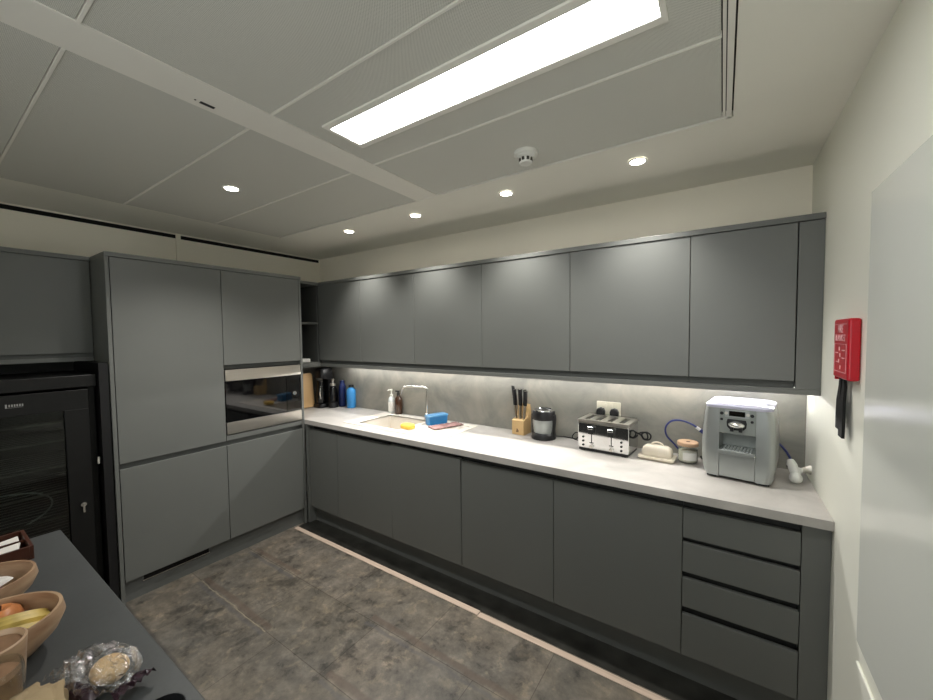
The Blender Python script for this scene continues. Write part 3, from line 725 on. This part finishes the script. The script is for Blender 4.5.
# glass jar
t = thing('storage_jar', 'glass jar of white granules with wooden lid beside coffee machine', 'jar', (2.772, -.145, hz))
g_ = link('glass_body', lathe(BM(), [(.040, 0), (.047, .008), (.047, .070), (.040, .082), (.038, .090), (.0355, .090), (.0375, .081), (.0445, .069), (.0445, .009), (.038, .004)], 0, 0, 28), M['glass'], t, smooth=True)
link('contents', lathe(BM(), [(.037, .005), (.0435, .012), (.0435, .062), (.03, .066)], 0, 0, 24), M['jarfill'], t, smooth=True)
b = BM(); n = 10
r0 = [[(.0478 * math.cos(math.radians(a)), .0478 * math.sin(math.radians(a)), z) for z in (.02, .06)] for a in range(-115, -20, 9)]
V = [[b.verts.new(p) for p in c] for c in r0]
for i in range(len(V) - 1): b.faces.new((V[i][0], V[i + 1][0], V[i + 1][1], V[i][1]))
link('label', b, M['label'], g_)
lid = link('lid', lathe(BM(), [(.036, .0905), (.049, .0915), (.051, .096), (.051, .108), (.048, .111)], 0, 0, 28), M['jarlid'], t, smooth=True)
link('lid_hole', lathe(BM(), [(.010, .1112), (.010, .1116)], .002, -.004, 16), M['logo'], lid)

# ------------------------------------------------------------------ coffee machine
t = thing('coffee_machine', 'silver bean-to-cup coffee machine with pale top, largest worktop appliance', 'coffee machine', (3.000, -.205, hz), rz=math.radians(-8))
zs = [(.012, .126), (.03, .134), (.08, .142), (.16, .144), (.25, .139), (.31, .133), (.337, .128)]
YFc, YBc = -.135, .135
def pillar(s):
    b = BM(); rings = []
    for z, w in zs:
        r = .028; pts = [(s * .070, YFc + .012 + (.0), z)]
        pts = [(s * .070, YFc, z), (s * (w - r), YFc, z)]
        for i in range(1, 6):
            a = math.radians(-90 + 90 * i / 5); pts.append((s * (w - r + r * math.cos(a)), YFc + r + r * math.sin(a), z))
        pts += [(s * w, YBc - r, z), (s * (w - r), YBc, z), (s * .070, YBc, z)]
        rings.append(pts)
    return loft(b, rings)
for s in (-1, 1):
    link('side_body', pillar(s), M['silver'], t, smooth=True)
link('rear_body', Bx(-.0698, .0698, -.03, YBc, .012, .337), M['silverdk'], t)
cp = link('control_panel', Bx(-.0698, .0698, YFc - .001, -.031, .222, .337), M['silverdk'], t, bevel=.002)
dp = link('display', Bx(-.032, .030, YFc - .003, YFc, .304, .328), M['display'], cp, bevel=.001)
b = BM(); box(b, -.048, .046, YFc - .0022, YFc - .0008, .298, .333)
link('display_surround', b, M['silver'], cp, bevel=.001)
for x in (-.060, .056):
    for z in (.314, .286):
        b = BM(); cylaxis(b, (x, YFc, z), (x, YFc - .005, z), .0075 if z > .3 else .006, 14); link('button', b, M['black'], cp, smooth=True)
for x in (-.042, .040):
    b = BM(); cylaxis(b, (x, YFc - .002, .316), (x, YFc - .005, .316), .007, 14); link('button', b, M['steel'], cp, smooth=True)
b = BM(); sphere(b, (-.002, YFc - .002, .266), .034, 1.0, .8, .52)
sp = link('spout', b, M['chrome'], t, smooth=True)
b = BM(); box(b, -.025, -.012, YFc - .02, YFc - .005, .236, .254); box(b, .008, .021, YFc - .02, YFc - .005, .236, .254)
link('nozzle', b, M['black'], sp)
b = BM(); loft(b, [rrect(w_, .004, .001, z, -.002, YFc - .002) for z, w_ in ((.240, .040), (.246, .060), (.256, .074), (.275, .078), (.290, .070))])
link('spout_recess', b, M['black'], t)
b = BM(); box(b, -.0698, .0698, YFc - .012, -.031, .125, .142)
dt = link('drip_tray', b, M['silver'], t, bevel=.002)
b = BM()
for k in range(9): box(b, -.056 + k * .013, -.050 + k * .013, YFc + .004, -.04, .142, .1435)
link('grille', b, M['chrome'], dt)
link('front_drawer', Bx(-.0688, .0688, YFc + .002, -.031, .014, .1245), M['silver'], t, bevel=.002)
b = BM(); loft(b, [rrect(.258, .272, .04, .3375), rrect(.264, .280, .045, .343), rrect(.264, .280, .045, .350), rrect(.250, .266, .04, .355)])
lid = link('top_cover', b, M['lidwhite'], t, smooth=True)
b = BM(); loft(b, [rrect(.21, .22, .05, .3552), rrect(.20, .21, .05, .357)])
link('bean_lid', b, mat('lilac white tray', srgb(180, 180, 206), 0.25), lid, smooth=True)
for sx_ in (-1, 1):
    for sy_ in (-1, 1): link('foot', Bx(sx_ * .10 - .02, sx_ * .10 + .02, sy_ * .10 - .015, sy_ * .10 + .015, 0, .012), M['black'], t)

# hoses and valve
t = thing('water_hose', 'blue water hose arching behind the glass jar into coffee machine', 'hose', (2.70, -.06, H), world=True)
b = BM(); tube(b, smooth_path([(2.735, -.035, H + .012), (2.70, -.045, H + .06), (2.660, -.05, H + .105), (2.655, -.055, H + .155), (2.685, -.06, H + .195), (2.735, -.06, H + .203), (2.785, -.06, H + .188), (2.81, -.06, H + .172)]), .0052, 10)
link('tubing', b, M['hose'], t, smooth=True)
b = BM(); cylaxis(b, (2.806, -.06, H + .175), (2.826, -.06, H + .160), .008); cylaxis(b, (2.842, -.06, H + .148), (2.855, -.06, H + .138), .007)
link('fitting', b, M['whitepl'], t, smooth=True)
b = BM(); cylaxis(b, (2.824, -.06, H + .162), (2.843, -.06, H + .147), .010)
link('connector', b, M['hose'], t, smooth=True)
b = BM(); tube(b, smooth_path([(2.880, -.055, H + .075), (2.862, -.06, H + .095), (2.845, -.065, H + .085), (2.842, -.07, H + .06), (2.855, -.07, H + .045), (2.858, -.07, H + .025), (2.84, -.065, H + .008), (2.83, -.03, H + .006)]), .006, 8)
single('power_cable', b, M['rubber'], 'black cable hanging between the glass jar and coffee machine', 'cable', (2.85, -.035, H), smooth=True)
t = thing('water_hose', 'short blue hose from coffee machine down to the white valve', 'hose', (3.18, -.15, H), world=True)
b = BM(); tube(b, smooth_path([(3.135, -.09, H + .155), (3.16, -.105, H + .145), (3.185, -.13, H + .115), (3.202, -.155, H + .078)]), .0055, 10)
link('tubing', b, M['hose'], t, smooth=True)
t = thing('stop_valve', 'white plastic stop valve at the right end of the worktop', 'valve', (3.215, -.19, hz), world=True)
b = BM(); tube(b, [(3.196, -.150, H + .086), (3.200, -.163, H + .070), (3.209, -.19, H + .040), (3.213, -.205, H + .026)], [.014, .020, .019, .015], 18); tube(b, [(3.205, -.178, H + .052), (3.222, -.172, H + .048), (3.234, -.168, H + .046)], [.015, .015, .013], 16)
link('valve_body', b, M['whitepl'], t, smooth=True)
b = BM(); sphere(b, (3.208, -.222, H + .026), .025, 1, 1, .95)
link('valve_knob', b, M['whitepl'], t, smooth=True)
b = BM(); tube(b, [(3.230, -.169, H + .047), (3.245, -.160, H + .050), (3.256, -.155, H + .052), (3.2695, -.150, H + .053)], [.011, .012, .016, .024], 16)
link('wall_elbow', b, M['steel'], t, smooth=True)
b = BM(); tube(b, [(3.196, -.158, H + .078), (3.187, -.168, H + .066), (3.185, -.172, H + .055)], [.006, .006, .005], 10)
link('lever', b, M['black'], t, smooth=True)

# ------------------------------------------------------------------ right wall
t = thing('fire_blanket_box', 'red fire blanket box with white print on the right wall', 'fire blanket', (3.25, -.76, 1.415), world=True)
RX = 3.240
link('case', Bx(RX, XR - .0005, -.850, -.672, 1.418, 1.612), M['red'], t, bevel=.007, seg=3)
link('back_lip', Bx(RX + .006, XR - .001, -.664, -.672, 1.408, 1.425), M['red'], t)
R3 = Matrix(((0, 0, -1, 0), (-1, 0, 0, 0), (0, 1, 0, 0), (0, 0, 0, 1)))   # text x -> -y, up -> z, normal -> -x
def wtext(s, size, y, z): text('printed_text', s, size, M['redtext'], t, Matrix.Translation(Vector((RX - .0006, y, z)) - Vector(t.location)) @ R3)
wtext('FIRE', .036, -.758, 1.578); wtext('BLANKET', .030, -.758, 1.550)
b = BM()
for z in (1.530, 1.440, 1.594): box(b, RX - .0008, RX, -.832, -.690, z, z + .0015)
for y in (-.832, -.690): box(b, RX - .0008, RX, y, y + .0015, 1.440, 1.530)
for (y, z) in ((-.80, 1.51), (-.72, 1.50), (-.80, 1.485), (-.73, 1.47)): box(b, RX - .0008, RX, y - .015, y + .02, z, z + .003)
for (y, z) in ((-.755, 1.515), (-.765, 1.495), (-.75, 1.475), (-.77, 1.455)): box(b, RX - .0008, RX, y, y + .012, z - .006, z + .006)
link('printed_graphic', b, M['redtext'], t)
for (y0, y1, zb_) in ((-.705, -.725, 1.245), (-.750, -.760, 1.225)):
    b = BM(); rings = []
    for z, hw, x in ((1.42, .006, 3.256), (1.39, .013, 3.256), (1.34, .022, 3.252), (1.28, .026, 3.251), (zb_, .023, 3.25)):
        y = y0 + (y1 - y0) * (1.42 - z) / .2 * .8
        rings.append([(x - .005, y - hw, z), (x - .005, y + hw, z), (x + .003, y + hw, z), (x + .003, y - hw, z)])
    loft(b, rings); link('pull_strap', b, M['strap'], t, bevel=.001)
BY = -.945
t = thing('white_board', 'large glossy white panel mounted on the right wall', 'board', (XR - .006, -2.0, .67), world=True)
link('panel', Bx(XR - .012, XR - .0005, -3.2, BY, .672, 1.957), M['board'], t, bevel=.002)
# ------------------------------------------------------------------ ceiling fittings
t = thing('ceiling_light', 'long bright rectangular light panel in the tiled ceiling', 'ceiling light', (2.21, -1.43, ZC - .001), world=True)
lx0, lx1, ly0, ly1 = 1.636, 2.792, -1.528, -1.333
b = BM(); f = .016; z0, z1 = ZC - .010, ZC - .0012
g = .027; box(b, lx0, lx1, ly0, ly0 + g, z0, z1); box(b, lx0, lx1, ly1 - g, ly1, z0, z1); box(b, lx0, lx0 + f, ly0 + g, ly1 - g, z0, z1); box(b, lx1 - f, lx1, ly0 + g, ly1 - g, z0, z1)
link('frame', b, M['beam'], t, bevel=.002)
link('diffuser', Bx(lx0 + f, lx1 - f, ly0 + g, ly1 - g, ZC - .005, ZC - .0015), M['panel'], t)
def downlight(x, y, label, energy=SPOT_W, cone=100):
    t = thing('downlight', label, 'downlight', (x, y, ZC), group='round ceiling downlights')
    b = BM(); lathe(b, [(.042, -.0015), (.042, -.004), (.034, -.006), (.031, -.003), (.031, -.0015)], 0, 0, 28, cap=False)
    link('bezel', b, M['beam'], t, smooth=True)
    link('lens', lathe(BM(), [(.031, -.0015), (.031, -.0035)], 0, 0, 24), M['disc'], t)
    ld = bpy.data.lights.new('downlight_beam', 'SPOT'); ld.energy = energy; ld.spot_size = math.radians(cone); ld.spot_blend = 1.0; ld.shadow_soft_size = .022; ld.color = (1.0, .965, .91)
    lo = bpy.data.objects.new('downlight_beam', ld); COL.objects.link(lo); lo.parent = t; lo.location = (0, 0, -.02)
    return t
for x, lb in ((.523, 'leftmost small downlight in the plaster strip near the back wall'), (1.198, 'second downlight from left in the plaster strip'),
              (1.882, 'third downlight from left in the plaster strip, left of smoke detector'), (2.576, 'rightmost downlight in the plaster strip, right of smoke detector')):
    downlight(x, -.522, lb)
downlight(.703, -1.428, 'lone downlight set in a ceiling tile left of the beam', SPOT_W * 1.8, 122)
t = thing('smoke_detector', 'round white smoke detector on the ceiling tile by the light', 'smoke detector', (2.183, -.895, ZC - .001))
link('base', lathe(BM(), [(.052, 0), (.052, -.014), (.047, -.018)], 0, 0, 28), M['whitepl'], t, smooth=True)
link('sensor_head', lathe(BM(), [(.040, -.018), (.038, -.024), (.026, -.028), (.024, -.040), (.029, -.043), (.026, -.050)], 0, 0, 28), M['whitepl'], t, smooth=True)
b = BM()
for k in range(8):
    a = 2 * PI * k / 8; box(b, .023, .030, -.005, .005, -.040, -.028, mtx=Matrix.Rotation(a, 4, 'Z'))
link('vent', b, M['jointdark'], t)
t = thing('ceiling_sensor', 'tiny black slot sensor in the white ceiling beam', 'sensor', (1.427, -1.826, ZC - .003), rz=math.radians(90))
link('slot', Bx(-.022, .022, -.007, .007, -.002, 0), M['black'], t, bevel=.001)
link('indicator', Bx(-.038, -.033, -.003, .003, -.001, 0), M['black'], t)

# ------------------------------------------------------------------ island
IZ = .92
t = thing('kitchen_island', 'dark grey kitchen island in the left foreground', 'island', (1.75, -2.6, 0), world=True)
link('island_top', Bx(1.03, 3.20, -3.0, -2.163, IZ - .03, IZ), M['isl'], t, bevel=.002)  # right part is out of view, lengthened to block low ambient light
link('island_base', Bx(1.07, 3.16, -2.96, -2.21, 0, IZ - .0305), M['isle'], t)  # right part is out of view, lengthened along with the top
iz = IZ + .0005
# tray with sachets
t = thing('wooden_tray', 'dark brown wooden tray of sachets at the far end of island', 'tray', (1.13, -2.39, iz))
hw, hd = .085, .145
b = BM(); box(b, -hw, hw, -hd, hd, 0, .006); box(b, -hw, hw, -hd, -hd + .008, .006, .04); box(b, -hw, hw, hd - .008, hd, .006, .04); box(b, -hw, -hw + .008, -hd + .008, hd - .008, .006, .04); box(b, hw - .008, hw, -hd + .008, hd - .008, .006, .04)
link('tray_body', b, M['traywood'], t, bevel=.001)
link('divider', Bx(-.002, .002, -hd + .008, hd - .008, .006, .036), M['traywood'], t)
for i, (dx, dy, dz, a) in enumerate(((-.040, .085, .020, 6), (.020, .080, .022, -4), (.052, .075, .030, 3), (-.045, .03, .026, -8), (.035, .02, .028, 5))):
    b = Bx(-.022, .022, -.045, .045, -.003, .003)
    o = link('sachet', b, M['packet'], bevel=.002); o.location = (1.13 + dx, -2.39 + dy, iz + dz); o.rotation_euler = (math.radians(8), math.radians(12), math.radians(a - 8))
    tag(o, ['white sachet nearest the fridge in the dark tray', 'white sachet in the middle of the dark tray', 'white sachet along the near side of the dark tray', 'white sachet deep on the fridge side of dark tray', 'white sachet deep in the near half of dark tray'][i], 'sachet', 'white sachets in the tray')
# wooden bowls
def bowl(loc, sx_, sy_, h, label):
    t = thing('wooden_bowl', label, 'bowl', loc, group='wooden bowls on the island')
    pr_ = [(.55, 0), (.75, h * .12), (.95, h * .45), (1.03, h * .75), (1.0, h), (.96, h), (.985, h * .75), (.90, h * .45), (.70, h * .16), (.45, h * .08)]
    link('bowl_body', lathe(BM(), pr_, 0, 0, 48, sx_, sy_), M['bowlwood'], t, smooth=True); return t
bowl((1.445, -2.395, iz), .100, .125, .075, 'pale wooden bowl of snack packets behind the fruit bowl')
bowl((1.705, -2.400, iz), .108, .135, .085, 'pale wooden fruit bowl holding apples and bananas')
for i, (x, y, z, a, mm) in enumerate(((1.42, -2.34, .055, 20, 'packet'), (1.46, -2.36, .06, -15, 'packetpink'), (1.48, -2.335, .05, 40, 'packetpurple'), (1.44, -2.42, .062, 5, 'packetpurple'), (1.40, -2.40, .06, 70, 'packet'))):
    b = BM(); loft(b, [rrect(.075, .05, .006, -.001), rrect(.07, .045, .015, .007), rrect(.05, .03, .012, .010)])
    o = link('snack_packet', b, M[mm], smooth=True); o.location = (x, y, iz + z - .012); o.rotation_euler = (math.radians(15 * (-1) ** i), math.radians(-12), math.radians(a))
    tag(o, ['white paper packet at the far side of the snack bowl', 'pink packet in the middle of the snack bowl', 'purple packet at the right rim of the snack bowl', 'purple packet at the left of the snack bowl', 'white packet at the far left of the snack bowl'][i], 'packet', 'packets in the snack bowl')
def apple(x, y, z, r, mm, label):
    t = thing('apple', label, 'apple', (x, y, z), group='apples in the fruit bowl')
    b = BM(); lathe(b, [(r * .25, r * .10), (r * .6, 0), (r * .92, r * .45), (r, r * .95), (r * .85, r * 1.45), (r * .5, r * 1.72), (r * .2, r * 1.66), (r * .04, r * 1.5)], 0, 0, 24)
    link('flesh', b, M[mm], t, smooth=True)
    b = BM(); tube(b, [(0, 0, r * 1.5), (.002, 0, r * 1.75), (.005, 0, r * 1.95)], .0015, 6); link('stem', b, M['logo'], t)
apple(1.640, -2.345, iz + .022, .033, 'applegr', 'pink and yellow apple at the back of the fruit bowl')
apple(1.665, -2.420, iz + .022, .034, 'apple', 'deep red apple at the left of the fruit bowl')
for i, (dx, dz) in enumerate(((0, 0), (.026, .004), (.050, -.004))):
    t = thing('banana', ['banana farthest from camera in the fruit bowl', 'middle banana of the three in the fruit bowl', 'banana nearest the front rim of the fruit bowl'][i], 'banana', (1.690 + dx, -2.345, iz + .048 + dz), group='bananas in the fruit bowl')
    pts = smooth_path([(-.03, -.085, -.008), (-.012, -.05, .010), (0, -.005, .016), (.0, .035, .008), (-.008, .055, -.004)], 4)
    rs = [.006] + [.0145 + .002 * math.sin(PI * k / (len(pts) - 1)) for k in range(1, len(pts) - 1)] + [.005]
    b = BM(); tube(b, pts, rs, 8); link('peel', b, M['banana'], t, smooth=True)
    b = BM(); tube(b, [pts[0] + Vector((-.006, -.012, -.004)), pts[0], pts[1]], [.003, .005, .006], 6); link('stem', b, M['logo'], t)
# cups beside the bag
t = thing('wooden_cup', 'small wooden cup in front of the fruit bowl', 'cup', (1.820, -2.374, iz))
link('cup_body', lathe(BM(), [(.034, 0), (.040, .01), (.046, .098), (.043, .100), (.040, .092), (.036, .086)], 0, 0, 28), M['bowlwood'], t, smooth=True)
link('contents', lathe(BM(), [(.036, .080), (.0405, .090), (.03, .093)], 0, 0, 24), M['brownfill'], t, smooth=True)
t = thing('glass_jar', 'small glass jar of brown contents beside the paper bag', 'jar', (1.905, -2.384, iz))
link('glass_body', lathe(BM(), [(.036, 0), (.042, .006), (.042, .086), (.040, .098), (.038, .098), (.040, .085), (.039, .008), (.030, .004)], 0, 0, 28), M['glass'], t, smooth=True)
link('contents', lathe(BM(), [(.030, .005), (.038, .010), (.038, .085), (.03, .088)], 0, 0, 24), M['brownfill'], t, smooth=True)
# crumpled paper bag
random.seed(3)
b = BM(); bmesh.ops.create_icosphere(b, subdivisions=4, radius=1)
for v in b.verts:
    n = Vector((math.copysign(abs(v.co.x) ** .6, v.co.x), math.copysign(abs(v.co.y) ** .6, v.co.y), math.copysign(abs(v.co.z) ** .6, v.co.z)))
    k = 1 + .07 * math.sin(9 * v.co.x + 5 * v.co.y) + .06 * math.sin(13 * v.co.y - 7 * v.co.z) + random.uniform(-.02, .02)
    v.co = Vector((n.x * .075 * k, n.y * .085 * k, max(0, .027 + n.z * .027 * k)))
    v.co += Vector((1.988, -2.388, iz))
single('paper_bag', b, M['paper'], 'crumpled brown paper bag lying at the bottom left of island', 'bag', (1.988, -2.388, iz))
# wrapped bun
t = thing('wrapped_bun', 'baked bun in crinkled clear plastic wrap on the island', 'bun', (1.948, -2.258, iz), rz=math.radians(20))
b = BM(); sphere(b, (.012, .008, .025), .028, 1.15, .95, .8); link('bread', b, M['bun'], t, smooth=True)
b = BM(); bmesh.ops.create_icosphere(b, subdivisions=4, radius=1)
random.seed(5)
for v in b.verts:
    k = 1 + .08 * math.sin(11 * v.co.x + 6 * v.co.z) + .08 * math.sin(14 * v.co.y + 8 * v.co.x) + random.uniform(-.045, .045)
    v.co = Vector((v.co.x * .068 * k, v.co.y * .044 * k, max(.0005, .030 + v.co.z * .032 * k)))
link('plastic_wrap', b, M['wrap'], t)
nx = 12
for side, nm in ((1, 'foil'), (-1, 'wrap')):
    b = BM(); G = []
    for i in range(6):
        u = i / 5
        G.append([b.verts.new((side * (.058 + .034 * u), (-.022 + .044 * j / nx) * (1 + .5 * u), .010 + .008 * abs(math.sin(j * 1.9 + i)) + .012 * u * abs(math.sin(j * 1.3)))) for j in range(nx + 1)])
    for i in range(5):
        for j in range(nx): b.faces.new((G[i][j], G[i + 1][j], G[i + 1][j + 1], G[i][j + 1]))
    link('wrap_end', b, M[nm], t)
b = BM(); loft(b, [rrect(.07, .022, .008, .002, .0, -.036), rrect(.08, .030, .010, .012, .0, -.036), rrect(.06, .018, .008, .022, .0, -.032)])
link('printed_label', b, M['foil'], t, smooth=True)
t = thing('black_cup', 'black round cup at the right edge of the dark island', 'cup', (2.172, -2.235, iz))
link('cup_body', lathe(BM(), [(.024, 0), (.028, .005), (.034, .05), (.032, .051), (.026, .008)], 0, 0, 28), M['black'], t, smooth=True)

for o in bpy.data.objects:
    if '_world' in o: del o['_world']

# ------------------------------------------------------------------ world, camera, colour
w = bpy.data.worlds.new('World'); bpy.context.scene.world = w; w.use_nodes = True
w.node_tree.nodes['Background'].inputs['Color'].default_value = (.49, .505, .50, 1); w.node_tree.nodes['Background'].inputs['Strength'].default_value = 2.5  # ambient fill added through the open rear to lift ceiling and walls

yaw, pitch, roll, fpx = 0.5807, -0.0429, -0.0099, 377.5195
cy_, sy_, cp_, sp_ = math.cos(yaw), math.sin(yaw), math.cos(pitch), math.sin(pitch)
fw = Vector((-sy_ * cp_, cy_ * cp_, sp_)); rt = Vector((cy_, sy_, 0)); up = rt.cross(fw)
cr, sr = math.cos(roll), math.sin(roll)
r2 = cr * rt + sr * up; u2 = -sr * rt + cr * up
cam = bpy.data.cameras.new('Camera'); co = bpy.data.objects.new('Camera', cam); COL.objects.link(co)
mw = Matrix((r2, u2, -fw)).transposed().to_4x4(); mw.translation = Vector((2.9185, -2.4401, 1.571)); co.matrix_world = mw
cam.sensor_fit = 'HORIZONTAL'; cam.sensor_width = 36; cam.lens = fpx / 933 * 36; cam.clip_start = 0.02
cam.shift_x = -8.2731 / 933; cam.shift_y = 1.4391 / 933
sc = bpy.context.scene; sc.camera = co
sc.view_settings.view_transform = 'Standard'; sc.view_settings.look = 'None'; sc.view_settings.exposure = 1.0; sc.view_settings.gamma = 1.0; sc.view_settings.use_curve_mapping = False
sc.cycles.max_bounces = 10; sc.cycles.diffuse_bounces = 5; sc.cycles.glossy_bounces = 5; sc.cycles.transmission_bounces = 8; sc.cycles.transparent_max_bounces = 16
sc.cycles.use_denoising = True; sc.cycles.sample_clamp_indirect = 6.0; sc.cycles.caustics_reflective = False; sc.cycles.caustics_refractive = False
